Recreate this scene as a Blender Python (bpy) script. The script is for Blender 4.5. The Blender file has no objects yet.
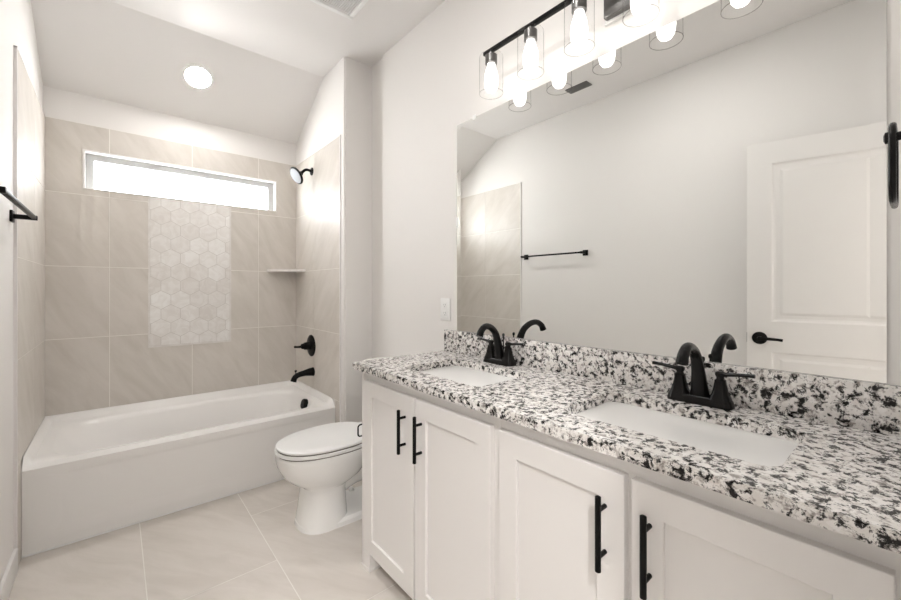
import bpy, bmesh, math, random
from mathutils import Vector, Matrix, Euler
random.seed(7)
PI = math.pi
C = bpy.context.scene.collection
SC = bpy.context.scene

# ------------------------------------------------------------------ camera, world, exposure
cam_d = bpy.data.cameras.new('camera')
cam = bpy.data.objects.new('camera', cam_d); C.objects.link(cam)
cam.location = (0.3242, -3.3775, 1.2122)
cam.rotation_euler = (PI/2, 0, -0.7038)
cam_d.sensor_fit = 'HORIZONTAL'; cam_d.sensor_width = 36.0
cam_d.lens = 394.03*36/901
cam_d.shift_y = -11.74/901
cam_d.clip_start = 0.01
SC.camera = cam

world = bpy.data.worlds.new('daylight'); SC.world = world
world.use_nodes = True
wb = world.node_tree.nodes['Background']
wb.inputs[0].default_value = (0.95, 0.97, 1.0, 1); wb.inputs[1].default_value = 5.0

SC.view_settings.view_transform = 'Standard'
SC.view_settings.look = 'None'
SC.view_settings.gamma = 1
SC.view_settings.use_curve_mapping = False
SC.view_settings.exposure = 1.87
BULB = 1.15
FILL = 42.0
TUBCAN = 46.0

# ------------------------------------------------------------------ dimensions
S = 1.48            # shower tile face
XL = -0.010         # painted left wall
XM = 1.6755         # vanity wall
XR = 1.692          # toilet wall, a little further back
YJ = -1.086         # where the vanity wall steps back
YW = -0.915         # end of the wing wall
YF = -3.40          # entrance wall
ZC = 2.762; ZL = 2.433; YB = -0.568
TH = 0.442          # tile / tub flange line
TT = 2.245          # top of tile
YV = -1.754; HC = 0.882; XCF = 1.124

# ------------------------------------------------------------------ materials
def mat(name, col, rough=0.5, metal=0.0, spec=0.5, coat=0.0):
    m = bpy.data.materials.new(name); m.use_nodes = True
    b = m.node_tree.nodes['Principled BSDF']
    b.inputs['Base Color'].default_value = (*col, 1)
    b.inputs['Roughness'].default_value = rough
    b.inputs['Metallic'].default_value = metal
    b.inputs['Specular IOR Level'].default_value = spec
    b.inputs['Coat Weight'].default_value = coat
    b.inputs['Coat Roughness'].default_value = 0.08
    return m
class NT:
    def __init__(s, m): s.t = m.node_tree; s.b = s.t.nodes['Principled BSDF']
    def n(s, typ, **kw):
        x = s.t.nodes.new(typ)
        for k, v in kw.items():
            if k.startswith('i_'):
                k = k[2:]; k = int(k) if k.isdigit() else k.replace('_', ' ')
                x.inputs[k].default_value = v
            else: setattr(x, k, v)
        return x
    def l(s, a, b): s.t.links.new(a, b)
    def ramp(s, fac, stops):
        r = s.n('ShaderNodeValToRGB'); e = r.color_ramp.elements
        e[0].position, e[0].color = stops[0][0], (*stops[0][1], 1)
        e[1].position, e[1].color = stops[-1][0], (*stops[-1][1], 1)
        for p, c in stops[1:-1]:
            q = e.new(p); q.color = (*c, 1)
        s.l(fac, r.inputs[0]); return r
def paint(name, col, rough=0.6, bump=0.06, scale=180):
    m = mat(name, col, rough, spec=0.3); t = NT(m)
    co = t.n('ShaderNodeTexCoord'); nz = t.n('ShaderNodeTexNoise', i_Scale=scale, i_Detail=3.0)
    t.l(co.outputs['Object'], nz.inputs['Vector'])
    bp = t.n('ShaderNodeBump', i_Strength=bump, i_Distance=0.002)
    t.l(nz.outputs[0], bp.inputs['Height']); t.l(bp.outputs[0], t.b.inputs['Normal'])
    return m
def tile_mat(name, ca, cb, rough, rot, scale=3.0):
    m = mat(name, ca, rough); t = NT(m)
    co = t.n('ShaderNodeTexCoord'); at = t.n('ShaderNodeAttribute', attribute_name='tile')
    mp = t.n('ShaderNodeMapping', vector_type='TEXTURE'); mp.inputs['Rotation'].default_value = rot
    mp.inputs['Scale'].default_value = (0.22, 1.0, 1.0) if rot[1] else (0.22, 1.0, 1.0)
    cx = t.n('ShaderNodeCombineXYZ'); t.l(at.outputs['Fac'], cx.inputs[0]); t.l(at.outputs['Fac'], cx.inputs[2])
    ad = t.n('ShaderNodeVectorMath', operation='ADD')
    t.l(co.outputs['Object'], ad.inputs[0]); t.l(cx.outputs[0], ad.inputs[1])
    t.l(ad.outputs[0], mp.inputs['Vector'])
    nz = t.n('ShaderNodeTexNoise', i_Scale=scale, i_Detail=6.0, i_Roughness=0.6, i_Distortion=0.6)
    t.l(mp.outputs[0], nz.inputs['Vector'])
    r = t.ramp(nz.outputs[0], [(0.32, cb), (0.62, ca)])
    t.l(r.outputs[0], t.b.inputs['Base Color'])
    return m
M = {}
M['wall'] = paint('wall_paint', (0.865, 0.84, 0.815))
M['ceil'] = paint('ceiling_paint', (0.845, 0.82, 0.80), bump=0.1)
M['trimw'] = mat('trim_paint', (0.87, 0.85, 0.83), 0.35)
M['tile'] = tile_mat('wall_tile', (0.72, 0.675, 0.625), (0.635, 0.59, 0.535), 0.42, (0.5, -0.5, 0.6))
M['floor'] = tile_mat('floor_tile', (0.75, 0.70, 0.65), (0.66, 0.61, 0.555), 0.42, (0, 0, 0.6), 2.6)
M['grout'] = mat('grout', (0.90, 0.87, 0.82), 0.8)
M['hexgrout'] = mat('hex_grout', (0.62, 0.585, 0.55), 0.8)
m = mat('marble_hex', (0.8, 0.78, 0.75), 0.22); t = NT(m)
at = t.n('ShaderNodeAttribute', attribute_name='tile')
r0 = t.ramp(at.outputs['Fac'], [(0.0, (0.83, 0.80, 0.77)), (1.0, (0.92, 0.905, 0.885))])
co = t.n('ShaderNodeTexCoord'); nz = t.n('ShaderNodeTexNoise', i_Scale=16.0, i_Detail=5.0, i_Distortion=1.5)
t.l(co.outputs['Object'], nz.inputs['Vector'])
r1 = t.ramp(nz.outputs[0], [(0.4, (0.93, 0.92, 0.91)), (0.6, (1, 1, 1))])
mx = t.n('ShaderNodeMix', data_type='RGBA', blend_type='MULTIPLY'); mx.inputs[0].default_value = 1
t.l(r0.outputs[0], mx.inputs[6]); t.l(r1.outputs[0], mx.inputs[7]); t.l(mx.outputs[2], t.b.inputs['Base Color'])
M['hex'] = m
M['porcelain'] = mat('porcelain', (0.93, 0.92, 0.90), 0.12, coat=0.3)
M['acrylic'] = mat('acrylic', (0.93, 0.91, 0.89), 0.36, coat=0.2)
M['cab'] = mat('cabinet_paint', (0.87, 0.845, 0.825), 0.38)
M['black'] = mat('black_metal', (0.004, 0.004, 0.004), 0.36, spec=0.15)
M['bronze'] = mat('dark_bronze', (0.005, 0.0045, 0.0045), 0.24, spec=0.2)
M['nozzle'] = mat('pale_nozzle_face', (0.30, 0.31, 0.33), 0.5)
M['plastic'] = mat('white_plastic', (0.92, 0.915, 0.905), 0.3)
M['slot'] = mat('dark_slot', (0.05, 0.05, 0.05), 0.6)
M['vinyl'] = mat('window_vinyl', (0.52, 0.52, 0.51), 0.4)
M['alu'] = mat('tile_edge_metal', (0.70, 0.69, 0.67), 0.35, metal=0.3)
M['steel'] = mat('chrome', (0.75, 0.75, 0.75), 0.15, metal=1.0)
M['gun'] = mat('gunmetal', (0.16, 0.155, 0.15), 0.35, metal=0.7)
M['gap'] = mat('rubber_bumper', (0.20, 0.18, 0.16), 0.6)  # dark colour standing in for shade in the toilet seat gaps
m = mat('mirror_silver', (0.88, 0.89, 0.88), 0.0, metal=1.0); M['mirror'] = m
M['mirror_edge'] = mat('mirror_edge', (0.45, 0.5, 0.48), 0.2)
def glass(name, edge, base):
    m = bpy.data.materials.new(name); m.use_nodes = True; n = m.node_tree; n.nodes.clear()
    o = n.nodes.new('ShaderNodeOutputMaterial'); mi = n.nodes.new('ShaderNodeMixShader')
    tr = n.nodes.new('ShaderNodeBsdfTransparent'); gl = n.nodes.new('ShaderNodeBsdfGlossy'); gl.inputs['Roughness'].default_value = 0.02
    lw = n.nodes.new('ShaderNodeLayerWeight'); lw.inputs['Blend'].default_value = 0.5
    r = n.nodes.new('ShaderNodeValToRGB'); r.color_ramp.elements[0].color = (*base, 1); r.color_ramp.elements[1].color = (*edge, 1)
    r.color_ramp.elements[0].position = 0.72
    n.links.new(lw.outputs['Facing'], r.inputs[0]); n.links.new(r.outputs[0], tr.inputs[0])
    fr = n.nodes.new('ShaderNodeValToRGB'); e = fr.color_ramp.elements; e[0].position, e[0].color = 0.55, (0.02, 0.02, 0.02, 1); e[1].position, e[1].color = 1.0, (0.12, 0.12, 0.12, 1)
    n.links.new(lw.outputs['Facing'], fr.inputs[0]); n.links.new(fr.outputs[0], mi.inputs[0]); n.links.new(tr.outputs[0], mi.inputs[1]); n.links.new(gl.outputs[0], mi.inputs[2])
    n.links.new(mi.outputs[0], o.inputs[0]); return m
M['glass'] = glass('clear_glass', (0.50, 0.49, 0.48), (0.985, 0.985, 0.985))
M['rimglass'] = glass('glass_rim', (0.55, 0.54, 0.53), (0.80, 0.79, 0.78))
M['pane'] = glass('window_glass', (0.9, 0.92, 0.92), (0.97, 0.98, 0.98))
def emit(name, col, s):
    m = bpy.data.materials.new(name); m.use_nodes = True; n = m.node_tree
    b = n.nodes['Principled BSDF']; b.inputs['Base Color'].default_value = (0.8, 0.8, 0.8, 1)
    b.inputs['Emission Color'].default_value = (*col, 1); b.inputs['Emission Strength'].default_value = s
    return m
M['bulb'] = emit('lit_bulb', (1.0, 0.975, 0.94), BULB)
M['hall'] = emit('lit_hall_lens', (1.0, 0.985, 0.97), 240.0)  # glow of the added hallway fill light
M['tubcan'] = emit('lit_tub_lens', (1.0, 0.985, 0.96), TUBCAN)
M['can'] = emit('lit_lens', (1.0, 0.985, 0.96), FILL)  # glow of the added fill light near the vanity
# granite: pale crystals, grey-brown clouds, black flecks
m = mat('granite', (0.8, 0.78, 0.75), 0.2, spec=0.35); t = NT(m)
co = t.n('ShaderNodeTexCoord')
n1 = t.n('ShaderNodeTexNoise', i_Scale=60.0, i_Detail=4.0, i_Roughness=0.65, i_Distortion=0.4)
n2 = t.n('ShaderNodeTexNoise', i_Scale=54.0, i_Detail=8.0, i_Roughness=0.75, i_Distortion=0.35)
n3 = t.n('ShaderNodeTexVoronoi', i_Scale=80.0)
of = t.n('ShaderNodeVectorMath', operation='ADD'); of.inputs[1].default_value = (3.1, 1.7, 5.3)
t.l(co.outputs['Object'], of.inputs[0])
for q in (n1, n3): t.l(co.outputs['Object'], q.inputs['Vector'])
t.l(of.outputs[0], n2.inputs['Vector'])
ra = t.ramp(n1.outputs[0], [(0.36, (0.36, 0.33, 0.315)), (0.43, (0.68, 0.65, 0.63)), (0.48, (0.92, 0.90, 0.88))])
rb = t.ramp(n2.outputs[0], [(0.438, (0.0, 0.0, 0.0)), (0.460, (0.22, 0.22, 0.22)), (0.484, (1, 1, 1))])
rc = t.ramp(n3.outputs['Color'], [(0.0, (0.84, 0.82, 0.80)), (1.0, (1, 1, 1))])
ma = t.n('ShaderNodeMix', data_type='RGBA', blend_type='MULTIPLY'); ma.inputs[0].default_value = 1
t.l(ra.outputs[0], ma.inputs[6]); t.l(rc.outputs[0], ma.inputs[7])
mb = t.n('ShaderNodeMix', data_type='RGBA'); t.l(rb.outputs[0], mb.inputs[0])
mb.inputs[6].default_value = (0.010, 0.009, 0.009, 1); t.l(ma.outputs[2], mb.inputs[7])
t.l(mb.outputs[2], t.b.inputs['Base Color'])
M['granite'] = m

# ------------------------------------------------------------------ mesh helpers
def obj(name, bm, ms, parent=None, smooth=True, angle=0.6):
    bmesh.ops.recalc_face_normals(bm, faces=bm.faces)
    me = bpy.data.meshes.new(name); bm.to_mesh(me); bm.free()
    for k in (ms if isinstance(ms, (list, tuple)) else [ms]): me.materials.append(M[k])
    if smooth:
        me.shade_smooth(); me.set_sharp_from_angle(angle=angle)
    o = bpy.data.objects.new(name, me); C.objects.link(o)
    if parent: o.parent = parent; o.matrix_parent_inverse = Matrix.Identity(4)
    return o
def thing(name, label, cat, loc=(0, 0, 0), rot=(0, 0, 0), group=None):
    o = bpy.data.objects.new(name, None); C.objects.link(o)
    o.empty_display_size = 0.05; o.location = loc; o.rotation_euler = rot
    o['label'] = label; o['category'] = cat
    if group: o['group'] = group
    return o
def tag(o, label, cat, group=None):
    o['label'] = label; o['category'] = cat
    if group: o['group'] = group
    return o
def struct(o): o['kind'] = 'structure'; return o
def NB(): return bmesh.new()
def face(bm, vs, mi=0):
    f = bm.faces.new(vs); f.material_index = mi; return f
def box(bm, a, b, bev=0.0, seg=2, mi=0):
    x0, y0, z0 = (min(a[i], b[i]) for i in range(3)); x1, y1, z1 = (max(a[i], b[i]) for i in range(3))
    v = [bm.verts.new(p) for p in ((x0, y0, z0), (x1, y0, z0), (x1, y1, z0), (x0, y1, z0), (x0, y0, z1), (x1, y0, z1), (x1, y1, z1), (x0, y1, z1))]
    fs = [face(bm, [v[i] for i in q], mi) for q in ((3, 2, 1, 0), (4, 5, 6, 7), (0, 1, 5, 4), (1, 2, 6, 5), (2, 3, 7, 6), (3, 0, 4, 7))]
    if bev > 0:
        es = {e for f in fs for e in f.edges}
        r = bmesh.ops.bevel(bm, geom=list(es), offset=bev, segments=seg, profile=0.5, affect='EDGES')
        for f in r['faces']: f.material_index = mi
    return v
def frame_of(d, up=(0, 0, 1)):
    d = Vector(d).normalized(); u = Vector(up)
    if abs(d.dot(u)) > 0.97: u = Vector((0, 1, 0))
    a = u.cross(d).normalized(); return a, d.cross(a).normalized()
def loft(bm, rings, cap0=True, cap1=True, mi=0):
    R = [[bm.verts.new(p) for p in r] for r in rings]; n = len(R[0])
    for i in range(len(R)-1):
        for j in range(n):
            face(bm, (R[i][j], R[i][(j+1) % n], R[i+1][(j+1) % n], R[i+1][j]), mi)
    if cap0: face(bm, R[0][::-1], mi)
    if cap1: face(bm, R[-1], mi)
    return R
def tube(bm, pts, rad, n=16, cap=True, mi=0, squash=None):
    pts = [Vector(p) for p in pts]; rings = []; a = None
    for i, p in enumerate(pts):
        d = (pts[min(i+1, len(pts)-1)] - pts[max(i-1, 0)]).normalized()
        if a is None: a, b = frame_of(d)
        else:
            a = (a - d*a.dot(d)).normalized(); b = d.cross(a)
        r = rad[i] if isinstance(rad, (list, tuple)) else rad
        s = squash or (1, 1)
        rings.append([p + a*(math.cos(2*PI*k/n)*r*s[0]) + b*(math.sin(2*PI*k/n)*r*s[1]) for k in range(n)])
    loft(bm, rings, cap, cap, mi)
def lathe(bm, prof, o, d=(0, 0, 1), n=24, cap0=True, cap1=True, mi=0):
    o = Vector(o); d = Vector(d).normalized(); a, b = frame_of(d)
    loft(bm, [[o + d*h + a*(math.cos(2*PI*k/n)*r) + b*(math.sin(2*PI*k/n)*r) for k in range(n)] for r, h in prof], cap0, cap1, mi)
def spline(pts, n=8):
    P = [Vector(p) for p in pts]; out = []
    for i in range(len(P)-1):
        p0, p1, p2, p3 = P[max(i-1, 0)], P[i], P[i+1], P[min(i+2, len(P)-1)]
        for k in range(n):
            t = k/n
            out.append(0.5*((2*p1)+(p2-p0)*t+(2*p0-5*p1+4*p2-p3)*t*t+(3*p1-p0-3*p2+p3)*t**3))
    out.append(P[-1]); return out
def lerp_list(v, n):
    out = []
    for i in range(len(v)-1):
        for k in range(n): out.append(v[i]+(v[i+1]-v[i])*k/n)
    return out+[v[-1]]
def prism(bm, poly, axis, a, b, mi=0):
    """poly of 2-D points extruded along axis from a to b"""
    def P(q, t):
        if axis == 0: return (t, q[0], q[1])
        if axis == 1: return (q[0], t, q[1])
        return (q[0], q[1], t)
    loft(bm, [[P(q, a) for q in poly], [P(q, b) for q in poly]], mi=mi)

# ------------------------------------------------------------------ tiles
def split_rect(r, holes):
    out = [r]
    for h in holes:
        nxt = []
        for (u0, v0, u1, v1) in out:
            a0, b0, a1, b1 = max(u0, h[0]), max(v0, h[1]), min(u1, h[2]), min(v1, h[3])
            if a0 >= a1 or b0 >= b1: nxt.append((u0, v0, u1, v1)); continue
            if v0 < b0: nxt.append((u0, v0, u1, b0))
            if b1 < v1: nxt.append((u0, b1, u1, v1))
            if u0 < a0: nxt.append((u0, b0, a0, b1))
            if a1 < u1: nxt.append((a1, b0, u1, b1))
        out = nxt
    return [q for q in out if q[2]-q[0] > 1e-4 and q[3]-q[1] > 1e-4]
def tile_field(name, parent, us, vs, holes, place, tm, gap=0.004, back=0.006, regions=None):
    """tiles of a grid with grout behind; place(u, v, d) gives the point d in front of the wall"""
    bm = NB(); lay = bm.faces.layers.float.new('tile')
    def slab(q, d0, d1, mi, val):
        v = [bm.verts.new(place(u, w, d)) for d in (d0, d1) for u, w in ((q[0], q[1]), (q[2], q[1]), (q[2], q[3]), (q[0], q[3]))]
        for i in ((4, 5, 6, 7), (0, 1, 5, 4), (1, 2, 6, 5), (2, 3, 7, 6), (3, 0, 4, 7)):
            f = face(bm, [v[k] for k in i], mi); f[lay] = val
    full = (us[0], vs[0], us[-1], vs[-1])
    for q in split_rect(full, holes): slab(q, 0.0, back-0.0015, 1, 0)
    gh = [(h[0]-gap/2, h[1]-gap/2, h[2]+gap/2, h[3]+gap/2) for h in holes]
    for i in range(len(us)-1):
        for j in range(len(vs)-1):
            val = random.random()*9
            for q in split_rect((us[i]+gap/2, vs[j]+gap/2, us[i+1]-gap/2, vs[j+1]-gap/2), gh): slab(q, 0.0, back, 0, val)
    return obj(name, bm, [tm, 'grout'], parent, smooth=False)

# ------------------------------------------------------------------ room shell
# floor
bm = NB(); lay = bm.faces.layers.float.new('tile')
box(bm, (-0.16, YF-0.9, -0.08), (XR+0.16, 0.15, -0.0015), mi=1)
fx = [-0.038, 0.417, 0.872, 1.327, 1.782]
g = 0.002
for i in range(4):
    y = 0.30 - (0.0 if i % 2 == 0 else 0.455)
    ys = [0.14]
    k = [-0.175, -1.09, -2.0, -2.91, -3.82] if i == 2 else [-0.63, -1.537, -2.45, -3.36, -4.27]
    ys = [0.14]+k
    for a, b in zip(ys, ys[1:]):
        b = max(b, YF-0.85)
        v = [bm.verts.new(p) for p in ((max(fx[i], -0.1)+g, b+g, 0), (fx[i+1]-g, b+g, 0), (fx[i+1]-g, a-g, 0), (max(fx[i], -0.1)+g, a-g, 0))]
        f = face(bm, v); f[lay] = random.random()*9
floor = struct(obj('floor', bm, ['floor', 'grout'], smooth=False))
# ceiling (flat, then falling to the window wall)
bm = NB()
prism(bm, [(YF-0.12, ZC), (YB, ZC), (0.12, ZL-0.0695), (0.12, ZC+0.12), (YF-0.12, ZC+0.12)], 0, -0.14, XR+0.14)
struct(obj('ceiling', bm, 'ceil', smooth=False))
# left wall
bm = NB()
prism(bm, [(YF-0.12, 0), (0.12, 0), (0.12, ZL), (0, ZL), (YB, ZC), (YF-0.12, ZC)], 0, XL-0.12, XL)
wl = struct(obj('wall_left', bm, 'wall', smooth=False))
# window wall
WX0, WX1, WZ0, WZ1 = 0.165, 1.324, 1.838, 2.086
bm = NB()
yb0 = 0.006
box(bm, (XL, yb0, 0), (WX0, 0.12, ZL)); box(bm, (WX1, yb0, 0), (XR+0.12, 0.12, ZL))
box(bm, (WX0, yb0, 0), (WX1, 0.12, WZ0)); box(bm, (WX0, yb0, WZ1), (WX1, 0.12, ZL))
wk = struct(obj('wall_back', bm, 'wall', smooth=False))
# vanity wall with its step
bm = NB()
box(bm, (XM, YF-0.12, 0), (XR+0.12, YJ, ZC)); box(bm, (XR, YJ, 0), (XR+0.12, 0.006, ZC))
wr = struct(obj('wall_right', bm, 'wall', smooth=False))
# wing wall at the shower
bm = NB()
prism(bm, [(YW, 0), (0.006, 0), (0.006, ZL), (YB, ZC), (YW, ZC)], 0, S+0.006, XR)
bmesh.ops.bevel(bm, geom=[e for e in bm.edges if abs(e.verts[0].co.y-YW) < 1e-5 and abs(e.verts[1].co.y-YW) < 1e-5 and abs(e.verts[0].co.x-S-0.006) < 1e-5 and abs(e.verts[1].co.x-S-0.006) < 1e-5], offset=0.008, segments=3, affect='EDGES')
ww = struct(obj('wall_wing', bm, 'wall', smooth=True))
# entrance wall with the doorway
DX0, DX1, DZ = 0.03, 0.70, 2.06
bm = NB()
box(bm, (XL, YF-0.12, 0), (DX0, YF, ZC)); box(bm, (DX1, YF-0.12, 0), (XM, YF, ZC)); box(bm, (DX0, YF-0.12, DZ), (DX1, YF, ZC))
struct(obj('wall_front', bm, 'wall', smooth=False))
bm = NB()
box(bm, (DX1-0.014, YF-0.125, 0), (DX1+0.06, YF+0.012, DZ+0.06), 0.003); box(bm, (DX0, YF-0.125, DZ-0.014), (DX1-0.014, YF+0.012, DZ+0.06), 0.003)
box(bm, (DX0-0.03, YF-0.125, 0), (DX0+0.01, YF+0.004, DZ+0.06), 0.003)
struct(obj('trim_1', bm, 'trimw'))

# added unseen hallway: shuts daylight out of the doorway and bounces fill light
HY = YF-1.55
bm = NB()
box(bm, (-0.72, HY-0.1, 0), (1.62, HY, 2.6)); box(bm, (-0.82, HY-0.1, 0), (-0.72, YF-0.12, 2.6)); box(bm, (1.62, HY-0.1, 0), (1.72, YF-0.12, 2.6)); box(bm, (-0.72, YF-0.12, 0), (XL-0.001, YF-0.02, 2.6))
box(bm, (-0.82, HY-0.1, 2.6), (1.72, YF-0.12, 2.7)); box(bm, (-0.82, HY-0.1, -0.08), (1.72, YF-0.9, -0.001)); box(bm, (-0.82, YF-0.9, -0.08), (-0.16, YF-0.12, -0.001))
struct(obj('wall_hall', bm, 'wall', smooth=False))

# tile cladding
us = [-0.006, 0.292, 0.744, 1.188, S+0.006]; rows = [TH, 0.901, 1.348, 1.800, TT]
HX0, HX1, HZ0, HZ1 = 0.495, 0.990, 0.812, 1.832
tile_field('tile_cladding', wk, us, rows, [(WX0, WZ0, WX1, WZ1+0.0), (HX0, HZ0, HX1, HZ1)], lambda u, v, d: (u, yb0-d, v), 'tile')
lus = [-0.88, -0.852, -0.40, 0.0]; lrows = [0.0, TH, 0.901, 1.348, 1.800, TT]
tub_hole = [(-0.782, -0.1, 0.1, TH)]
tl = tile_field('tile_cladding', wl, [-0.88, -0.40, 0.0], lrows, tub_hole, lambda u, v, d: (XL+d, u, v), 'tile', back=0.010)
tr_ = tile_field('tile_cladding', ww, [-0.855, -0.40, 0.0], lrows, tub_hole, lambda u, v, d: (S+0.006-d, u, v), 'tile')
bm = NB(); box(bm, (XL, -0.886, 0), (0.001, -0.879, TT+0.006)); box(bm, (XL, -0.886, TT), (0.001, 0, TT+0.006))
obj('edge_trim', bm, 'trimw', wl, smooth=False)
bm = NB(); box(bm, (S-0.001, -0.862, 0), (S+0.007, -0.854, TT+0.006)); box(bm, (S-0.001, -0.862, TT), (S+0.007, 0, TT+0.006))
obj('edge_trim', bm, 'trimw', ww, smooth=False)
# hexagon mosaic panel
def clip_poly(poly, x0, z0, x1, z1):
    for ax, lim, sg in ((0, x0, 1), (0, x1, -1), (1, z0, 1), (1, z1, -1)):
        out = []
        for i in range(len(poly)):
            a, b = poly[i-1], poly[i]
            ia, ib = sg*(a[ax]-lim) >= 0, sg*(b[ax]-lim) >= 0
            if ia != ib:
                t_ = (lim-a[ax])/(b[ax]-a[ax]); out.append((a[0]+(b[0]-a[0])*t_, a[1]+(b[1]-a[1])*t_))
            if ib: out.append(b)
        poly = out
        if len(poly) < 3: return []
    return poly
bm = NB(); lay = bm.faces.layers.float.new('tile')
box(bm, (HX0, -0.0015, HZ0), (HX1, yb0, HZ1), mi=1)
W = 0.1125; HX_C = (0.561, 1.716)
for j in range(-12, 4):
    for i in range(-3, 6):
        cx = HX_C[0]+(i+(0.5 if j % 2 else 0))*W; cz = HX_C[1]+j*W*0.866
        rr = (W/2-0.0014)/math.cos(PI/6)
        po = clip_poly([(cx+rr*math.sin(k*PI/3), cz+rr*math.cos(k*PI/3)) for k in range(6)], HX0+0.006, HZ0+0.006, HX1-0.006, HZ1)
        if len(po) < 3: continue
        val = random.random()
        v0 = [bm.verts.new((q[0], -0.0025, q[1])) for q in po]; v1 = [bm.verts.new((q[0], 0.0, q[1])) for q in po]
        f = face(bm, v0); f[lay] = val
        for k in range(len(po)):
            f = face(bm, (v0[k-1], v0[k], v1[k], v1[k-1])); f[lay] = val
obj('hexagon_mosaic', bm, ['hex', 'hexgrout'], wk, smooth=False)
bm = NB(); box(bm, (HX0-0.004, -0.003, HZ0-0.006), (HX0+0.005, yb0, HZ1)); box(bm, (HX1-0.005, -0.003, HZ0-0.006), (HX1+0.004, yb0, HZ1)); box(bm, (HX0, -0.003, HZ0-0.006), (HX1, yb0, HZ0+0.005))
obj('mosaic_border', bm, 'hex', wk, smooth=False)

# window: reveal, vinyl frame, pane
win = struct(bpy.data.objects.new('window_1', None)); C.objects.link(win); win.location = ((WX0+WX1)/2, 0.06, WZ0)
def wl_(p): return (p[0]-win.location.x, p[1]-0.06, p[2]-WZ0)
def ring_frame(bm, x0, x1, z0, z1, t0, tb, y0, y1):
    def R(k, kb, y): return [wl_(p) for p in ((x0+k, y, z0+kb), (x1-k, y, z0+kb), (x1-k, y, z1-k), (x0+k, y, z1-k))]
    loft(bm, [R(0, 0, y0), R(0, 0, y1), R(t0, tb, y1), R(t0, tb, y0), R(0, 0, y0)], False, False)
    bmesh.ops.remove_doubles(bm, verts=bm.verts, dist=1e-6)
T = 0.010
bm = NB(); ring_frame(bm, WX0, WX1, WZ0, WZ1, T, 0.006, -0.004, 0.075)
obj('window_reveal', bm, 'trimw', win, smooth=False)
bm = NB(); A = WX0+T; B = WX1-T; F = 0.040
z0, z1 = WZ0+0.006, WZ1-T
ring_frame(bm, A, B, z0, z1, F, 0.010, 0.055, 0.115)
wf = obj('window_frame', bm, 'vinyl', win, smooth=False)
bm = NB(); box(bm, wl_((A+F-0.004, 0.088, z0+0.004)), wl_((B-F+0.004, 0.092, z1-F+0.004)))
obj('window_pane', bm, 'pane', win, smooth=False)

# baseboards
def baseboard(name, boxes):
    bm = NB()
    for a, b in boxes: box(bm, a, b, 0.004)
    return struct(obj(name, bm, 'trimw'))
baseboard('baseboard_left', [((XL, -0.886, 0), (XL+0.014, YF+0.01, 0.10))])
baseboard('baseboard_right', [((XR-0.014, YW-0.014, 0), (XR, YJ, 0.10)), ((XM-0.014, YJ-0.016, 0), (XM, YV-0.01, 0.10)), ((XM-0.014, YJ-0.016, 0), (XR, YJ, 0.10))])
baseboard('baseboard_wing', [((S+0.006, YW-0.014, 0), (XR, YW, 0.10))])

# ------------------------------------------------------------------ bathtub
tub = thing('bathtub', 'white alcove bathtub below the high window, with straight front apron', 'bathtub', (0.74, -0.39, 0))
def TL(p): return (p[0]-0.74, p[1]+0.39, p[2])
NR = 96
def sq(k):
    a = 2*PI*k/NR; c, s = math.cos(a), math.sin(a); m_ = max(abs(c), abs(s)); return c/m_, s/m_
def se(k, n):
    a = 2*PI*k/NR; c, s = math.cos(a), math.sin(a); m_ = (abs(c)**n+abs(s)**n)**(1/n); return c/m_, s/m_
X0, X1, Y0, Y1 = 0.0, S, -0.784, 0.0
def rectring(ix0, ix1, iy0, iy1, zf):
    out = []
    for k in range(NR):
        u, v = sq(k); x = (ix0+ix1)/2+u*(ix1-ix0)/2; y = (iy0+iy1)/2+v*(iy1-iy0)/2
        out.append(TL((x, y, zf(x, y) if callable(zf) else zf)))
    return out
def sering(ix0, ix1, iy0, iy1, z, n):
    out = []
    for k in range(NR):
        u, v = se(k, n)
        out.append(TL(((ix0+ix1)/2+u*(ix1-ix0)/2, (iy0+iy1)/2+v*(iy1-iy0)/2, z)))
    return out
def flange(x, y):
    t_ = min(1, max(0, (y+0.782)/0.05)); return 0.388+(TH-0.388)*(t_*t_*(3-2*t_))
bm = NB()
loft(bm, [rectring(X0+0.001, X1-0.001, -0.772, Y1-0.001, 0.0), rectring(X0+0.001, X1-0.001, -0.772, Y1-0.001, 0.350),
          rectring(X0+0.001, X1-0.001, Y0, Y1-0.001, 0.358),
          rectring(X0+0.001, X1-0.001, Y0, Y1-0.001, lambda x, y: flange(x, y)),
          rectring(X0+0.010, X1-0.010, Y0+0.006, Y1-0.010, lambda x, y: 0.004+flange(x, y)*0.985),
          rectring(X0+0.030, X1-0.030, Y0+0.020, Y1-0.030, 0.408),
          sering(0.070, 1.405, -0.728, -0.062, 0.404, 7),
          sering(0.080, 1.395, -0.718, -0.072, 0.396, 6),
          sering(0.094, 1.388, -0.706, -0.086, 0.372, 5),
          sering(0.20, 1.355, -0.690, -0.105, 0.26, 4.5),
          sering(0.30, 1.325, -0.672, -0.125, 0.16, 4),
          sering(0.37, 1.29, -0.645, -0.150, 0.115, 3.6),
          sering(0.46, 1.22, -0.58, -0.21, 0.10, 3),
          sering(0.80, 0.95, -0.44, -0.34, 0.096, 2.5)], cap0=True, cap1=True)
obj('tub_shell', bm, 'acrylic', tub, angle=0.9)
bm = NB()   # apron with a shallow recessed field and a skirt
ya = -0.784
def ap(x0, z0, x1, z1, y): return [TL(p) for p in ((x0, y, z0), (x1, y, z0), (x1, y, z1), (x0, y, z1))]
loft(bm, [ap(0.001, 0.0, S-0.001, 0.3575, -0.7725), ap(0.001, 0.0, S-0.001, 0.3575, ya), ap(0.06, 0.055, S-0.06, 0.350, ya+0.0003), ap(0.13, 0.105, S-0.13, 0.335, ya+0.004)], True, True)
obj('apron', bm, 'acrylic', tub, angle=0.05)
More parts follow.
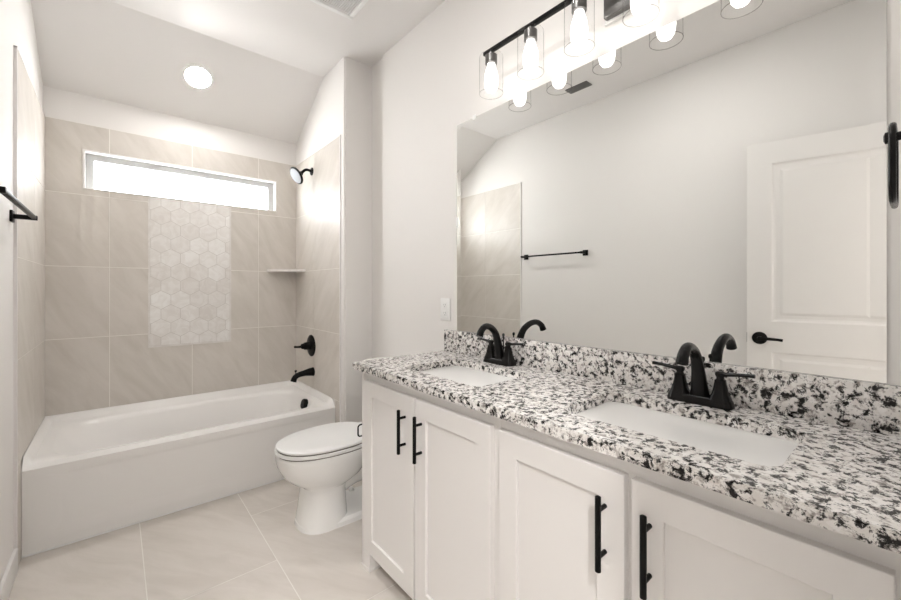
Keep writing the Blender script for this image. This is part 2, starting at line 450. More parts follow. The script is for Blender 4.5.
bm = NB(); box(bm, TL((0.001, ya-0.006, 0.0)), TL((S-0.001, ya, 0.010)), 0.003)
obj('caulk_line', bm, 'plastic', tub)
bm = NB(); d = Vector((-0.97, 0, 0.25)).normalized(); oc = Vector(TL((1.375, -0.49, 0.366)))
lathe(bm, [(0.037, -0.01), (0.037, 0.010), (0.033, 0.016), (0.012, 0.018)], oc, d, 28)
ov = obj('overflow_cover', bm, 'black', tub)
bm = NB(); lathe(bm, [(0.03, -0.002), (0.03, 0.003), (0.02, 0.006)], TL((1.17, -0.39, 0.103)), (0, 0, 1), 24)
obj('drain', bm, 'black', tub)

# ------------------------------------------------------------------ shower fittings
xw = S
t_ = thing('tub_spout', 'black tub spout with lift knob over the bathtub rim', 'spout', (xw, -0.385, 0.572))
bm = NB()
pp = spline([(0.0, 0, 0.0), (-0.03, 0, 0.0), (-0.07, 0, -0.003), (-0.11, 0, -0.010), (-0.138, 0, -0.026), (-0.15, 0, -0.055)], 5)
tube(bm, pp, lerp_list([0.034, 0.029, 0.022, 0.0195, 0.0195, 0.022], 5), 20)
obj('spout_body', bm, 'black', t_)
bm = NB(); lathe(bm, [(0.004, 0), (0.004, 0.02), (0.009, 0.024), (0.009, 0.032), (0.004, 0.035)], (-0.132, 0, -0.006), (0, 0, 1), 14)
obj('diverter_knob', bm, 'black', t_)
t_ = thing('shower_valve', 'black round shower valve with lever handle on the tiled wall', 'valve', (xw, -0.349, 0.768))
bm = NB(); lathe(bm, [(0.083, 0), (0.083, 0.005), (0.074, 0.011), (0.036, 0.014)], (0, 0, 0), (-1, 0, 0), 36)
obj('escutcheon', bm, 'black', t_)
bm = NB(); lathe(bm, [(0.034, 0.012), (0.030, 0.03), (0.028, 0.055), (0.022, 0.06), (0.02, 0.075), (0.011, 0.082)], (0, 0, 0), (-1, 0, 0), 24)
tube(bm, [(-0.068, 0, 0), (-0.08, 0.012, -0.004), (-0.10, 0.03, -0.006), (-0.112, 0.048, -0.006)], [0.011, 0.0095, 0.008, 0.009], 12)
obj('lever_handle', bm, 'black', t_)
t_ = thing('overhead_shower', 'black shower head with pale nozzle face high in the shower corner', 'shower head', (xw, -0.36, 2.115))
bm = NB(); lathe(bm, [(0.031, 0), (0.029, 0.006), (0.016, 0.012)], (0, 0, 0), (-1, 0, 0), 24); obj('flange', bm, 'black', t_)
bm = NB(); tube(bm, spline([(-0.005, 0, 0), (-0.03, 0, 0.006), (-0.055, 0, 0.000), (-0.085, 0, -0.030)], 6), 0.0105, 14); obj('shower_arm', bm, 'black', t_)
hd = Vector((-0.83, -0.10, -0.55)).normalized(); ho = Vector((-0.078, 0, -0.026))
bm = NB(); lathe(bm, [(0.014, 0), (0.018, 0.012), (0.024, 0.02), (0.05, 0.036), (0.066, 0.046), (0.068, 0.054), (0.062, 0.058)], ho, hd, 32); hh = obj('head_shell', bm, 'black', t_)
bm = NB(); lathe(bm, [(0.057, 0.054), (0.057, 0.0595), (0.03, 0.061)], ho, hd, 32); obj('nozzle_face', bm, 'nozzle', t_)

# corner shelf
bm = NB(); poly = [(S, 0.0), (S-0.228, 0.0)]+[(S-0.228*math.cos(a*PI/2/10)*(1-0.16*math.sin(a*PI/10)), -0.228*math.sin(a*PI/2/10)*(1-0.16*math.sin(a*PI/10))) for a in range(1, 10)]+[(S, -0.228)]
prism(bm, poly, 2, 1.345, 1.365)
tag(obj('corner_shelf', bm, 'hex', smooth=False), 'small pale stone corner shelf between the window wall and shower wall', 'shelf')

# ------------------------------------------------------------------ toilet
TY = -1.36
toi = thing('toilet', 'white elongated toilet with closed lid between bathtub and vanity', 'toilet', (1.30, TY, 0))
def egg(xf, xb, hw, z, n=48, p=2.25, dy=0):
    out = []; xm = xf+(xb-xf)*0.56
    for k in range(n):
        a = 2*PI*k/n; c, s = math.cos(a), math.sin(a)
        cx = abs(c)**(2/p)*(1 if c >= 0 else -1); sy = abs(s)**(2/p)*(1 if s >= 0 else -1)
        out.append((xm+(cx*(xb-xm) if c >= 0 else cx*(xm-xf))-1.30, sy*hw+dy, z))
    return out
bm = NB()
loft(bm, [egg(1.022, 1.27, 0.130, 0.0, p=2.5), egg(1.026, 1.268, 0.128, 0.035, p=2.5), egg(1.036, 1.264, 0.120, 0.10, p=2.5), egg(1.044, 1.262, 0.114, 0.17, p=2.5), egg(1.046, 1.27, 0.114, 0.200, p=2.5), egg(1.030, 1.31, 0.126, 0.216),
          egg(0.990, 1.35, 0.148, 0.240), egg(0.952, 1.38, 0.170, 0.280), egg(0.932, 1.41, 0.182, 0.32), egg(0.924, 1.43, 0.187, 0.355), egg(0.924, 1.44, 0.187, 0.380), egg(0.930, 1.44, 0.183, 0.3875)])
loft(bm, [egg(1.020, 1.56, 0.136, 0.0, p=3), egg(1.022, 1.56, 0.135, 0.022, p=3), egg(1.034, 1.55, 0.122, 0.036, p=3)])       # foot plate
tube(bm, spline([(-0.08, 0, 0.20), (0.02, 0, 0.24), (0.12, 0, 0.22), (0.18, 0, 0.14), (0.20, 0, 0.03)], 6), lerp_list([0.09, 0.10, 0.095, 0.085, 0.085], 6), 20)   # trapway
box(bm, (0.06, -0.10, 0.26), (0.37, 0.10, 0.40), 0.03, 3)      # shelf under the tank
obj('bowl', bm, 'porcelain', toi)
bm = NB(); loft(bm, [egg(0.929, 1.42, 0.181, 0.386), egg(0.929, 1.42, 0.181, 0.420)]); obj('bumper', bm, 'gap', toi)  # dark slab, paints the shade between bowl, seat and lid
bm = NB(); loft(bm, [egg(0.924, 1.43, 0.186, 0.3935), egg(0.920, 1.43, 0.188, 0.396), egg(0.920, 1.43, 0.188, 0.4065), egg(0.924, 1.43, 0.185, 0.4095)]); obj('seat', bm, 'plastic', toi)
bm = NB(); loft(bm, [egg(0.929, 1.42, 0.182, 0.4155), egg(0.925, 1.425, 0.184, 0.418), egg(0.925, 1.425, 0.184, 0.424), egg(0.936, 1.42, 0.177, 0.430), egg(0.98, 1.39, 0.14, 0.433), egg(1.08, 1.32, 0.06, 0.434)]); obj('lid', bm, 'plastic', toi)
for s in (-1, 1):
    bm = NB(); tube(bm, [(0.122, s*0.075-0.025, 0.412), (0.122, s*0.075+0.025, 0.412)], 0.013, 12); obj('hinge', bm, 'plastic', toi)
def rr(x0, x1, hw, z, r=0.03, n=6):
    out = []
    for cx, cy, a0 in ((x1-r, hw-r, 0), (x0+r, hw-r, 1), (x0+r, -hw+r, 2), (x1-r, -hw+r, 3)):
        for k in range(n+1):
            a = (a0+k/n)*PI/2; out.append((cx+r*math.cos(a)-1.30, cy+r*math.sin(a), z))
    return out
bm = NB(); loft(bm, [rr(1.505, 1.672, 0.175, 0.40), rr(1.495, 1.672, 0.19, 0.55), rr(1.49, 1.672, 0.197, 0.735)]); obj('tank', bm, 'porcelain', toi)
bm = NB(); loft(bm, [rr(1.484, 1.674, 0.203, 0.735), rr(1.480, 1.674, 0.206, 0.742), rr(1.480, 1.674, 0.206, 0.762), rr(1.49, 1.67, 0.198, 0.77)]); obj('tank_lid', bm, 'porcelain', toi)
bm = NB(); lathe(bm, [(0.016, 0), (0.014, 0.012)], (0.192, 0.12, 0.67), (-1, 0, 0), 16); tube(bm, [(0.175, 0.12, 0.67), (0.172, 0.09, 0.668), (0.17, 0.05, 0.662)], [0.007, 0.006, 0.007], 10); obj('flush_lever', bm, 'black', toi)
for s in (-1, 1):
    bm = NB(); lathe(bm, [(0.016, 0), (0.015, 0.012), (0.008, 0.02)], (0.07, s*0.108, 0.034), (0, 0, 1), 14); obj('bolt_cap', bm, 'plastic', toi)

# ------------------------------------------------------------------ vanity cabinets
XFF = 1.168         # face frame plane
XD = 1.149          # door front plane
def shaker(bm, y0, y1, z0, z1, rail, xf=0.0, th=0.019, rec=0.009):
    def R(i, x): return [(x, y0+i, z0+i), (x, y1-i, z0+i), (x, y1-i, z1-i), (x, y0+i, z1-i)]
    loft(bm, [R(0, xf+th), R(0, xf+0.0015), R(0.0015, xf), R(rail-0.0015, xf), R(rail, xf+0.002), R(rail, xf+rec)])
def bar_handle(parent, y, z0, z1, name='bar_handle'):
    bm = NB(); x = -0.030
    lathe(bm, [(0.0035, 0), (0.0065, 0.002), (0.0065, z1-z0-0.002), (0.0035, z1-z0)], (x, y, z0), (0, 0, 1), 16)
    for z in (z0+0.032, z1-0.032): tube(bm, [(0.0, y, z), (x, y, z)], 0.005, 12)
    return obj(name, bm, 'black', parent)
def cabinet(name, label, yc, w, doors, foot):
    r = thing(name, label, 'cabinet', (XD, yc, 0))
    bm = NB(); h = 0.8525; a, b = -w/2, w/2     # carcass, face frame, toe kick
    xo = XFF-XD; xb = XM-XD-0.002
    box(bm, (xo+0.02, a, 0.10), (xb, a+0.016, h)); box(bm, (xo+0.02, b-0.034, 0.10), (xb, b-0.018, h)); box(bm, (xo+0.02, a+0.016, 0.09), (xb-0.008, b-0.034, 0.106)); box(bm, (xb-0.008, a+0.016, 0.1), (xb, b-0.034, h))
    obj('carcass', bm, 'cab', r, smooth=False)
    bm = NB()
    st = 0.035
    e_ = b-0.018 if foot else b
    gc = (doors[0][0]+doors[1][1])/2-yc
    for q0, q1 in ((a+0.050, gc-0.035), (gc+0.035, e_-st)):
        box(bm, (xo, q0, 0.074), (xo+0.02, q1, 0.12)); box(bm, (xo, q0, h-0.055), (xo+0.02, q1, h))
    for q, w_ in ((a, 0.050), (e_-st, st), (gc-0.035, 0.07)): box(bm, (xo, q, 0.074), (xo+0.02, q+w_, h))
    obj('face_frame', bm, 'cab', r)
    bm = NB(); box(bm, (xo+0.055, a, 0), (xo+0.07, b-(0.0 if not foot else 0.019), 0.0895)); obj('toe_kick', bm, 'cab', r, smooth=False)
    if foot:
        bm = NB(); box(bm, (0.0, b-0.018, 0.0), (xb, b, h), 0.001); box(bm, (0.001, b-0.068, 0.0), (xo+0.0545, b-0.0185, 0.0735))
        box(bm, (-0.002, b-0.071, 0.0), (xo+0.05, b+0.002, 0.007))
        obj('end_panel', bm, 'cab', r)
    for (y0, y1, hy) in doors:
        bm = NB(); shaker(bm, y0-yc, y1-yc, 0.075, 0.812, 0.064)
        d_ = obj('door', bm, 'cab', r, angle=0.3)
        bar_handle(d_, hy-yc, 0.598, 0.763)
    return r
cabinet('vanity_cabinet', 'white shaker vanity cabinet at the toilet end, both doors fully in view', -2.2065, 0.805, [(-2.195, -1.822, -2.144), (-2.583, -2.207, -2.246)], True)
cabinet('vanity_cabinet', 'white shaker vanity cabinet nearest the doorway, under the larger looking sink', -3.005, 0.786, [(-2.977, -2.617, -2.934), (-3.360, -2.992, -3.030)], False)

# ------------------------------------------------------------------ countertop with two cut-outs, sinks
SINKS = [(-1.992, -2.432), (-2.752, -3.216)]     # y edges of each cut-out
SX0, SX1 = 1.244, 1.530
def rrect(x0, x1, y0, y1, r, n=5):
    out = []
    for cx, cy, a0 in ((x1-r, y1-r, 0), (x0+r, y1-r, 1), (x0+r, y0+r, 2), (x1-r, y0+r, 3)):
        for k in range(n+1):
            a = (a0+k/n)*PI/2; out.append((cx+r*math.cos(a), cy+r*math.sin(a)))
    return out
bm = NB(); ztop, zbot = HC, HC-0.0275
outer = [(XCF+0.004, YF+0.002), (XM-0.0005, YF+0.002), (XM-0.0005, YV), (XCF+0.004, YV)]
def edge_loop(vs): return [bm.edges.new((vs[i-1], vs[i])) for i in range(len(vs))]
for z in (ztop, zbot):
    es = edge_loop([bm.verts.new((x, y, z)) for x, y in outer])
    for a, b in SINKS: es += edge_loop([bm.verts.new((x, y, z)) for x, y in rrect(SX0, SX1, b, a, 0.035)])
    bmesh.ops.triangle_fill(bm, use_beauty=True, use_dissolve=False, edges=es)
bm.verts.ensure_lookup_table()
n = len(bm.verts)//2
idx = [list(range(0, 4)), list(range(4, 28)), list(range(28, 52))]
V = list(bm.verts)
for lp in idx:
    for i in range(len(lp)):
        a, b = lp[i-1], lp[i]
        if lp is idx[0] and {i-1, i} in ({2, 3}, {-1, 0}) : pass
        face(bm, (V[a], V[b], V[b+n], V[a+n]))
fe = [e for e in bm.edges if abs(e.verts[0].co.z-e.verts[1].co.z) < 1e-6 and e.is_manifold and len({round(f.normal.z) for f in e.link_faces}) > 1]
bmesh.ops.recalc_face_normals(bm, faces=bm.faces)
fe = [e for e in bm.edges if len(e.link_faces) == 2 and e.calc_face_angle() > 1.2 and abs(e.verts[0].co.z-ztop) < 1e-6 and abs(e.verts[1].co.z-ztop) < 1e-6]
bmesh.ops.bevel(bm, geom=fe, offset=0.003, segments=2, affect='EDGES')
tag(obj('countertop', bm, 'granite'), 'speckled black and white granite countertop with two sink cut-outs on the vanity', 'countertop')
bm = NB(); box(bm, (XM-0.020, YF+0.002, HC), (XM-0.0005, YV, 0.992), 0.0015)
tag(obj('backsplash', bm, 'granite'), 'low speckled granite backsplash strip running below the mirror', 'backsplash')
def sink(label, y0, y1):
    yc = (y0+y1)/2; xc = (SX0+SX1)/2; hw = abs(y0-y1)/2+0.004; hx = (SX1-SX0)/2+0.004
    r = thing('undermount_sink', label, 'sink', (xc, yc, zbot-0.15), group=None)
    bm = NB(); zz = 0.15
    def R(dx, z, rad): return [(x, y, z) for x, y in rrect(-hx-dx, hx+dx, -hw-dx, hw+dx, rad)]
    loft(bm, [R(0.02, zz-0.0005, 0.04), R(0.0, zz-0.0005, 0.04), R(-0.004, zz-0.01, 0.04), R(-0.014, 0.06, 0.045), R(-0.024, 0.03, 0.05), R(-0.05, 0.012, 0.05), R(-0.11, 0.008, 0.02),
              R(-0.11, -0.003, 0.02), R(-0.045, -0.002, 0.05), R(-0.01, 0.02, 0.05), R(0.0, 0.06, 0.045), R(0.008, zz-0.012, 0.04), R(0.02, zz-0.012, 0.04)], True, True)
    obj('basin', bm, 'porcelain', r)
    bm = NB(); lathe(bm, [(0.022, 0.006), (0.022, 0.0105), (0.014, 0.012)], (0.03, 0, 0), (0, 0, 1), 20); obj('drain', bm, 'black', r)
    return r
sink('white undermount sink basin nearer the toilet, behind the first two doors', *SINKS[0])
sink('white undermount sink basin nearer the doorway, closest to the viewer', *SINKS[1])

# ------------------------------------------------------------------ faucets
def faucet(label, y, swing):
    r = thing('faucet', label, 'faucet', (1.610, y, HC))
    def pl(hx, hy, z): return [(a, b, z) for a, b in rrect(-hx, hx, -hy, hy, min(hx*0.7, 0.022))]
    bm = NB(); loft(bm, [pl(0.029, 0.083, 0.0), pl(0.029, 0.083, 0.007), pl(0.026, 0.081, 0.012), pl(0.025, 0.080, 0.017), pl(0.021, 0.075, 0.022)]); obj('base_plate', bm, 'bronze', r)
    bm = NB()
    path = spline([(0.004, 0, 0.018), (-0.002, 0, 0.05), (-0.014, 0, 0.095), (-0.036, 0, 0.138), (-0.074, 0, 0.164), (-0.114, 0, 0.170), (-0.144, 0, 0.154), (-0.156, 0, 0.132)], 6)
    path = [Matrix.Rotation(swing, 3, 'Z') @ q_ for q_ in path]
    tube(bm, path, lerp_list([0.026, 0.021, 0.017, 0.0148, 0.0135, 0.0130, 0.0138, 0.0155], 6), 20); obj('spout', bm, 'bronze', r)
    bm = NB(); lathe(bm, [(0.003, 0.02), (0.003, 0.115), (0.006, 0.119), (0.006, 0.127), (0.003, 0.130)], (0.026, 0, 0), (0, 0, 1), 10); obj('lift_rod', bm, 'bronze', r)
    for s in (-1, 1):
        yy = s*0.0515
        def q(w, z): return [(a, b+yy, z) for a, b in rrect(-w, w, -w, w, w*0.55, 3)]
        bm = NB(); loft(bm, [q(0.026, 0.017), q(0.0235, 0.026), q(0.0185, 0.038), q(0.015, 0.055), q(0.0128, 0.070), q(0.0128, 0.074), q(0.009, 0.077), q(0.0085, 0.082), q(0.0115, 0.088), q(0.0115, 0.094), q(0.007, 0.098)])
        h = obj('handle_post', bm, 'bronze', r)
        bm = NB(); tube(bm, spline([(0.0, yy-s*0.006, 0.090), (0, yy+s*0.02, 0.092), (0.0, yy+s*0.055, 0.096), (0.0, yy+s*0.078, 0.097)], 4), lerp_list([0.010, 0.0085, 0.0075, 0.0085], 4), 12, squash=(0.8, 0.65)); obj('lever', bm, 'bronze', h)
    return r
faucet('dark two-handle faucet behind the sink nearer the toilet', -2.195, 0.2)
faucet('dark two-handle faucet behind the sink nearer the doorway', -2.975, 0.05)

# ------------------------------------------------------------------ mirror
MX = XM-0.0055; MY0, MY1, MZ0, MZ1 = -3.336, -1.845, 0.993, 2.055
mir = thing('wall_mirror', 'large frameless wall mirror above the granite backsplash', 'mirror', (XM, (MY0+MY1)/2, MZ0))
bm = NB(); hy = (MY1-MY0)/2; hz = MZ1-MZ0; bw = 0.026
xs = -0.0049
vv = [[bm.verts.new((x, y, z)) for z in (0, hz)] for y, x in ((-hy, -0.0056), (-hy+bw, xs), (hy-bw, xs), (hy, -0.0056))]
for a, b in zip(vv, vv[1:]): face(bm, (a[0], b[0], b[1], a[1]))
back = [[bm.verts.new((0, y, z)) for z in (0, hz)] for y in (-hy, hy)]
face(bm, (back[0][0], back[0][1], back[1][1], back[1][0]), 1); face(bm, (vv[0][0], vv[0][1], back[0][1], back[0][0]), 1); face(bm, (vv[3][0], back[1][0], back[1][1], vv[3][1]), 1)
face(bm, [v[0] for v in vv]+[back[1][0], back[0][0]], 1); face(bm, [v[1] for v in vv][::-1]+[back[0][1], back[1][1]], 1)
obj('mirror_glass', bm, ['mirror', 'mirror_edge'], mir, smooth=False)
for nm, (yy, zz, w, h) in {'clip': (-1.972-(MY0+MY1)/2, hz, 0.018, 0.022), 'clip2': (hy, 1.553-MZ0, 0.014, 0.05)}.items():
    bm = NB(); box(bm, (-0.0085, yy-w/2, zz-h/2), (-0.0001, yy+w/2, zz+h/2), 0.002); obj('mirror_clip', bm, 'plastic', mir)

# ------------------------------------------------------------------ vanity light bar
LX, LZ = 1.574, 2.2425
vl = thing('vanity_light', 'black six-lamp vanity light bar with clear glass shades above the mirror', 'light fixture', (XM, -2.714, 2.22))
def VL(p): return (p[0]-XM, p[1]+2.714, p[2]-2.22)
bm = NB(); box(bm, VL((XM-0.0005, -2.772, 2.155)), VL((1.662, -2.656, 2.295)), 0.002); obj('back_plate', bm, 'alu', vl)
bm = NB(); box(bm, VL((1.662, -2.764, 2.165)), VL((1.640, -2.664, 2.287)), 0.003); pb = obj('canopy_box', bm, 'gun', vl)
for yy in (-2.69, -2.74):
    bm = NB(); lathe(bm, [(0.004, 0), (0.004, 0.005), (0.002, 0.007)], VL((1.640, yy, 2.225)), (-1, 0, 0), 12); obj('screw', bm, 'steel', pb)
bm = NB(); box(bm, VL((LX-0.009, -3.29, LZ)), VL((LX+0.009, -2.138, LZ+0.016)), 0.002); obj('bar', bm, 'black', vl)
bm = NB(); tube(bm, [VL((1.645, -2.714, 2.25)), VL((LX, -2.714, 2.25))], 0.009, 12); obj('arm', bm, 'black', vl)
for i in range(6):
    y = -2.180-0.2145*i; o_ = VL((LX, y, LZ))
    bm = NB(); lathe(bm, [(0.010, 0.001), (0.010, -0.012), (0.026, -0.014), (0.026, -0.050), (0.022, -0.052)], o_, (0, 0, 1), 24); so = obj('socket', bm, 'gun', vl)
    bm = NB()
    lathe(bm, [(0.024, -0.0125), (0.047, -0.014), (0.0515, -0.020), (0.0515, -0.180)], o_, (0, 0, 1), 32, False, False)
    rc_ = []
    for k in range(40):
        a = 2*PI*k/40; ctr = Vector(o_)+Vector((0.0515*math.cos(a), 0.0515*math.sin(a), -0.180)); rd = Vector((math.cos(a), math.sin(a), 0))
        rc_.append([ctr+(rd*math.cos(2*PI*q/8)+Vector((0, 0, 1))*math.sin(2*PI*q/8))*0.0013 for q in range(8)])
    loft(bm, rc_+[rc_[0]], False, False, mi=1)
    obj('glass_shade', bm, ['glass', 'rimglass'], vl)
    bm = NB(); lathe(bm, [(0.0165, -0.05), (0.018, -0.064), (0.0225, -0.078), (0.0275, -0.096), (0.0300, -0.118), (0.0300, -0.135), (0.027, -0.156), (0.018, -0.170), (0.006, -0.176)], o_, (0, 0, 1), 20); obj('bulb', bm, 'bulb', so)

# ------------------------------------------------------------------ recessed light, added fill lights, vents
nrm = Vector((0, ZC-ZL, -YB)).normalized()      # pointing up out of the slope
dwn = -Vector((0, -(ZC-ZL), -YB)).normalized()
sl = Vector((0, YB, ZC-ZL)).normalized()
dn = sl.cross(Vector((1, 0, 0))).normalized()
if dn.z > 0: dn = -dn
rl = thing('recessed_light', 'lit round recessed light on the sloped ceiling over the bathtub', 'light fixture', (0.738, -0.307, ZL+0.307*(ZC-ZL)/0.568))
bm = NB(); lathe(bm, [(0.092, 0.0), (0.090, 0.005), (0.074, 0.008), (0.072, 0.003)], (0, 0, 0), dn, 40); obj('trim_ring', bm, 'plastic', rl)
bm = NB(); lathe(bm, [(0.072, 0.004), (0.070, 0.009), (0.03, 0.011)], (0, 0, 0), dn, 32); obj('lens', bm, 'tubcan', rl)
r2 = thing('recessed_light', 'lit round recessed light on the flat ceiling in front of the vanity', 'light fixture', (0.80, -2.45, ZC))  # added out of view to fill the room with even light
bm = NB(); lathe(bm, [(0.092, 0.0), (0.090, 0.005), (0.074, 0.008), (0.072, 0.003)], (0, 0, 0), (0, 0, -1), 40); obj('trim_ring', bm, 'plastic', r2)
bm = NB(); lathe(bm, [(0.072, 0.004), (0.070, 0.009), (0.03, 0.011)], (0, 0, 0), (0, 0, -1), 32); obj('lens', bm, 'can', r2)
r3 = thing('recessed_light', 'lit round recessed light on the hallway ceiling outside the doorway', 'light fixture', (-0.15, YF-0.75, 2.6))  # added out of view to send fill light through the doorway
bm = NB(); lathe(bm, [(0.092, 0.0), (0.090, 0.005), (0.074, 0.008), (0.072, 0.003)], (0, 0, 0), (0, 0, -1), 40); obj('trim_ring', bm, 'plastic', r3)
bm = NB(); lathe(bm, [(0.072, 0.004), (0.070, 0.009), (0.03, 0.011)], (0, 0, 0), (0, 0, -1), 32); obj('lens', bm, 'hall', r3)
ev = thing('exhaust_vent', 'white square exhaust fan grille on the flat ceiling above the toilet', 'vent', (1.19, -1.45, ZC))
bm = NB(); hw = 0.163; iw = 0.138
for a, b in (((-hw, -hw), (hw, -iw)), ((-hw, iw), (hw, hw)), ((-hw, -iw), (-iw, iw)), ((iw, -iw), (hw, iw))): box(bm, (*a, -0.014), (*b, -0.0002), 0.003)
obj('vent_frame', bm, 'plastic', ev)
bm = NB(); box(bm, (-iw, -iw, -0.003), (iw, iw, -0.0002)); obj('vent_backing', bm, 'gun', ev, smooth=False)
bm = NB(); k = 24; p_ = 2*iw/k
for i in range(k+1):
    q = -iw+i*p_
    box(bm, (q-0.0019, -iw, -0.010), (q+0.0019, iw, -0.006)); box(bm, (-iw, q-0.0019, -0.0105), (iw, q+0.0019, -0.0065))
obj('grille', bm, 'plastic', ev, smooth=False)
hv = thing('ceiling_register', 'slatted supply register on the ceiling near the left wall, seen in the mirror', 'vent', (0.300, -1.70, ZC))
bm = NB()
for a, b in (((-0.042, -0.092), (0.042, -0.082)), ((-0.042, 0.082), (0.042, 0.092)), ((-0.042, -0.082), (-0.034, 0.082)), ((0.034, -0.082), (0.042, 0.082))): box(bm, (*a, -0.006), (*b, -0.0002))
obj('register_frame', bm, 'gun', hv, smooth=False)
bm = NB(); box(bm, (-0.034, -0.082, -0.002), (0.034, 0.082, -0.0002)); obj('register_backing', bm, 'slot', hv, smooth=False)
for i in range(5):
    x = -0.027+i*0.0135
    bm = NB(); box(bm, (x-0.005, -0.082, -0.006), (x+0.005, 0.082, -0.0045)); obj('slat', bm, 'gun', hv, smooth=False)

# ------------------------------------------------------------------ door and its lever
DW, DH, DT = 0.655, 2.035, 0.035
hx_, hy_ = 0.052, -3.380
ang = math.atan2(0.195-hx_, 0.645)
door = struct(bpy.data.objects.new('door_1', None)); C.objects.link(door)
door.location = (hx_, hy_, 0.012); door.rotation_euler = (0, 0, -ang)
def dpanel(bm, panels):
    """leaf: y 0..DW, x -DT..0, moulded recessed panels on both faces"""
    cuts_y = sorted({0, DW}|{p[i] for p in panels for i in (0, 2)}); cuts_z = sorted({0, DH}|{p[i] for p in panels for i in (1, 3)})
    for xf, sg in ((0.0, -1), (-DT, 1)):
        for i in range(len(cuts_y)-1):
            for j in range(len(cuts_z)-1):
                q = (cuts_y[i], cuts_z[j], cuts_y[i+1], cuts_z[j+1])
                if any(abs(q[0]-p[0]) < 1e-6 and abs(q[1]-p[1]) < 1e-6 for p in panels):
                    def R(k, dx): return [(xf+sg*dx, q[0]+k, q[1]+k), (xf+sg*dx, q[2]-k, q[1]+k), (xf+sg*dx, q[2]-k, q[3]-k), (xf+sg*dx, q[0]+k, q[3]-k)]
                    loft(bm, [R(0, 0), R(0.010, 0.007), R(0.020, 0.0085), R(0.036, 0.0075), R(0.050, 0.002)], False, True)
                else: face(bm, [bm.verts.new(p) for p in ((xf, q[0], q[1]), (xf, q[2], q[1]), (xf, q[2], q[3]), (xf, q[0], q[3]))])
    for a, b in (((0, 0), (DW, 0)), ((DW, 0), (DW, DH)), ((DW, DH), (0, DH)), ((0, DH), (0, 0))):
        face(bm, [bm.verts.new(p) for p in ((0, *a), (0, *b), (-DT, *b), (-DT, *a))])
    bmesh.ops.remove_doubles(bm, verts=bm.verts, dist=1e-5)
bm = NB(); dpanel(bm, [(0.115, 1.010, DW-0.112, 1.912), (0.115, 0.20, DW-0.112, 0.838)])
obj('door_leaf', bm, 'trimw', door, smooth=False)
def lever_set(sg):
    bm = NB(); o_ = Vector((0.0 if sg > 0 else -DT, DW-0.058, 0.913))
    lathe(bm, [(0.036, 0), (0.035, 0.006), (0.018, 0.012), (0.012, 0.014), (0.012, 0.045)], o_, (sg, 0, 0), 28)
    tube(bm, spline([o_+Vector((sg*0.045, 0.006, 0)), o_+Vector((sg*0.048, -0.03, 0.002)), o_+Vector((sg*0.046, -0.075, 0.0)), o_+Vector((sg*0.044, -0.100, -0.003))], 4), lerp_list([0.011, 0.009, 0.0075, 0.008], 4), 12, squash=(0.7, 1.0))
    return obj('door_lever', bm, 'black', door)
lever_set(1); lever_set(-1)
bm = NB(); box(bm, (-DT*0.8, DW-0.0005, 0.885), (-DT*0.2, DW+0.0015, 0.94)); obj('latch_plate', bm, 'black', door, smooth=False)
for z in (0.25, 1.02, 1.80):
    bm = NB(); tube(bm, [(0.004, -0.006, z-0.045), (0.004, -0.006, z+0.045)], 0.0065, 10); obj('hinge', bm, 'black', door)

# ------------------------------------------------------------------ wall accessories
tb = thing('towel_bar', 'long black towel bar on the left wall beside the bathtub', 'towel bar', (XL, -1.262, 1.512))
bm = NB(); box(bm, (0.062, -0.325, -0.007), (0.076, 0.325, 0.007), 0.002); obj('bar', bm, 'black', tb)
for s in (-1, 1):
    bm = NB(); y = s*0.315
    box(bm, (0.0, y-0.024, -0.024), (0.009, y+0.024, 0.024), 0.002); box(bm, (0.008, y-0.0095, -0.0095), (0.078, y+0.0095, 0.0095), 0.002)
    obj('post', bm, 'black', tb)
trg = thing('towel_ring', 'dark towel ring hanging beside the mirror, at the right edge of the photo', 'towel ring', (1.35, YF, 1.474))
bm = NB(); lathe(bm, [(0.027, 0), (0.026, 0.006), (0.012, 0.010), (0.0075, 0.014), (0.0075, 0.050), (0.010, 0.052), (0.010, 0.056), (0.005, 0.058)], (0, 0, 0), (0, 1, 0), 24); obj('post', bm, 'bronze', trg)
bm = NB(); pts = [(x, 0.046, z) for x, z in rrect(-0.066, 0.066, -0.115, 0.010, 0.03, 6)]
n_ = len(pts); rings = []
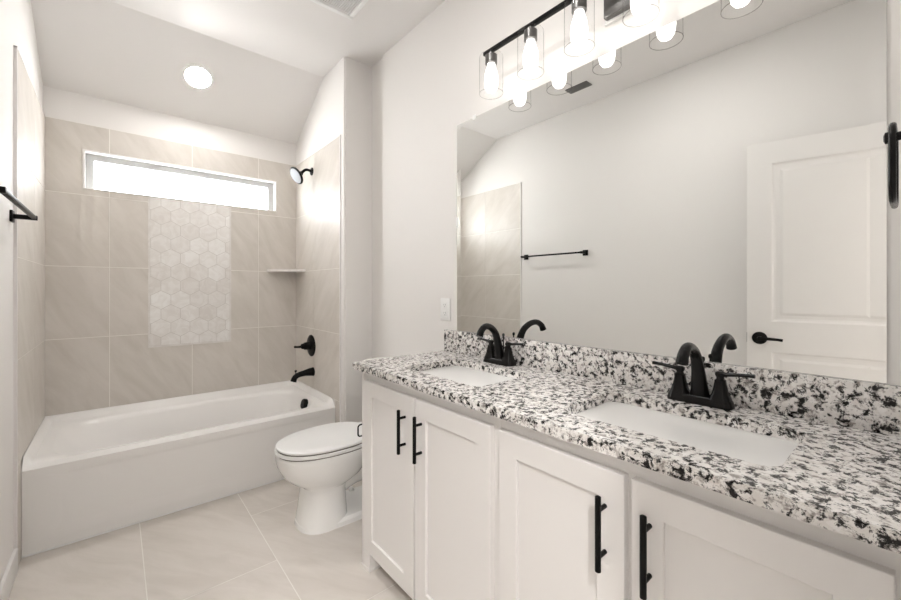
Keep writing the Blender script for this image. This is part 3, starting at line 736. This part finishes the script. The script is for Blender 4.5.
for i in range(n_):
    p = Vector(pts[i]); d = (Vector(pts[(i+1) % n_])-Vector(pts[i-1])).normalized(); a = Vector((0, 1, 0)); b = d.cross(a)
    rings.append([p+a*math.cos(2*PI*k/12)*0.0046+b*math.sin(2*PI*k/12)*0.0046 for k in range(12)])
loft(bm, rings+[rings[0]], False, False); bmesh.ops.remove_doubles(bm, verts=bm.verts, dist=1e-5)
obj('ring', bm, 'bronze', trg)
tp = thing('toilet_paper_holder', 'black wire toilet paper holder on the vanity side, empty, beside the toilet lid', 'toilet paper holder', (1.224, -1.804, 0.547))
bm = NB(); lathe(bm, [(0.022, 0), (0.021, 0.006), (0.008, 0.010), (0.006, 0.012), (0.006, 0.108)], (0, 0, 0), (0, 1, 0), 20); obj('post', bm, 'black', tp)
bm = NB(); pts = [(x, 0.105, z) for x, z in rrect(-0.040, 0.115, -0.027, 0.027, 0.012, 5)]; n_ = len(pts); rings = []
for i in range(n_):
    p = Vector(pts[i]); d = (Vector(pts[(i+1) % n_])-Vector(pts[i-1])).normalized(); a = Vector((0, 1, 0)); b = d.cross(a)
    rings.append([p+a*math.cos(2*PI*k/10)*0.0036+b*math.sin(2*PI*k/10)*0.0036 for k in range(10)])
loft(bm, rings+[rings[0]], False, False); bmesh.ops.remove_doubles(bm, verts=bm.verts, dist=1e-5)
obj('wire_loop', bm, 'black', tp)
ol = thing('wall_outlet', 'white double wall outlet beside the mirror above the countertop end', 'outlet', (XM, -1.747, 1.10))
bm = NB(); box(bm, (-0.006, -0.040, -0.060), (-0.0002, 0.040, 0.060), 0.003); obj('cover_plate', bm, 'plastic', ol)
for z in (-0.022, 0.022):
    bm = NB(); box(bm, (-0.0085, -0.017, z-0.016), (-0.005, 0.017, z+0.016), 0.003); so = obj('socket', bm, 'plastic', ol)
    bm = NB()
    for y in (-0.006, 0.006): box(bm, (-0.0087, y-0.001, z-0.002), (-0.0080, y+0.001, z+0.007))
    lathe(bm, [(0.0022, 0), (0.0022, 0.0007)], (-0.0080, 0, z-0.008), (-1, 0, 0), 10); obj('slot', bm, 'slot', so, smooth=False)
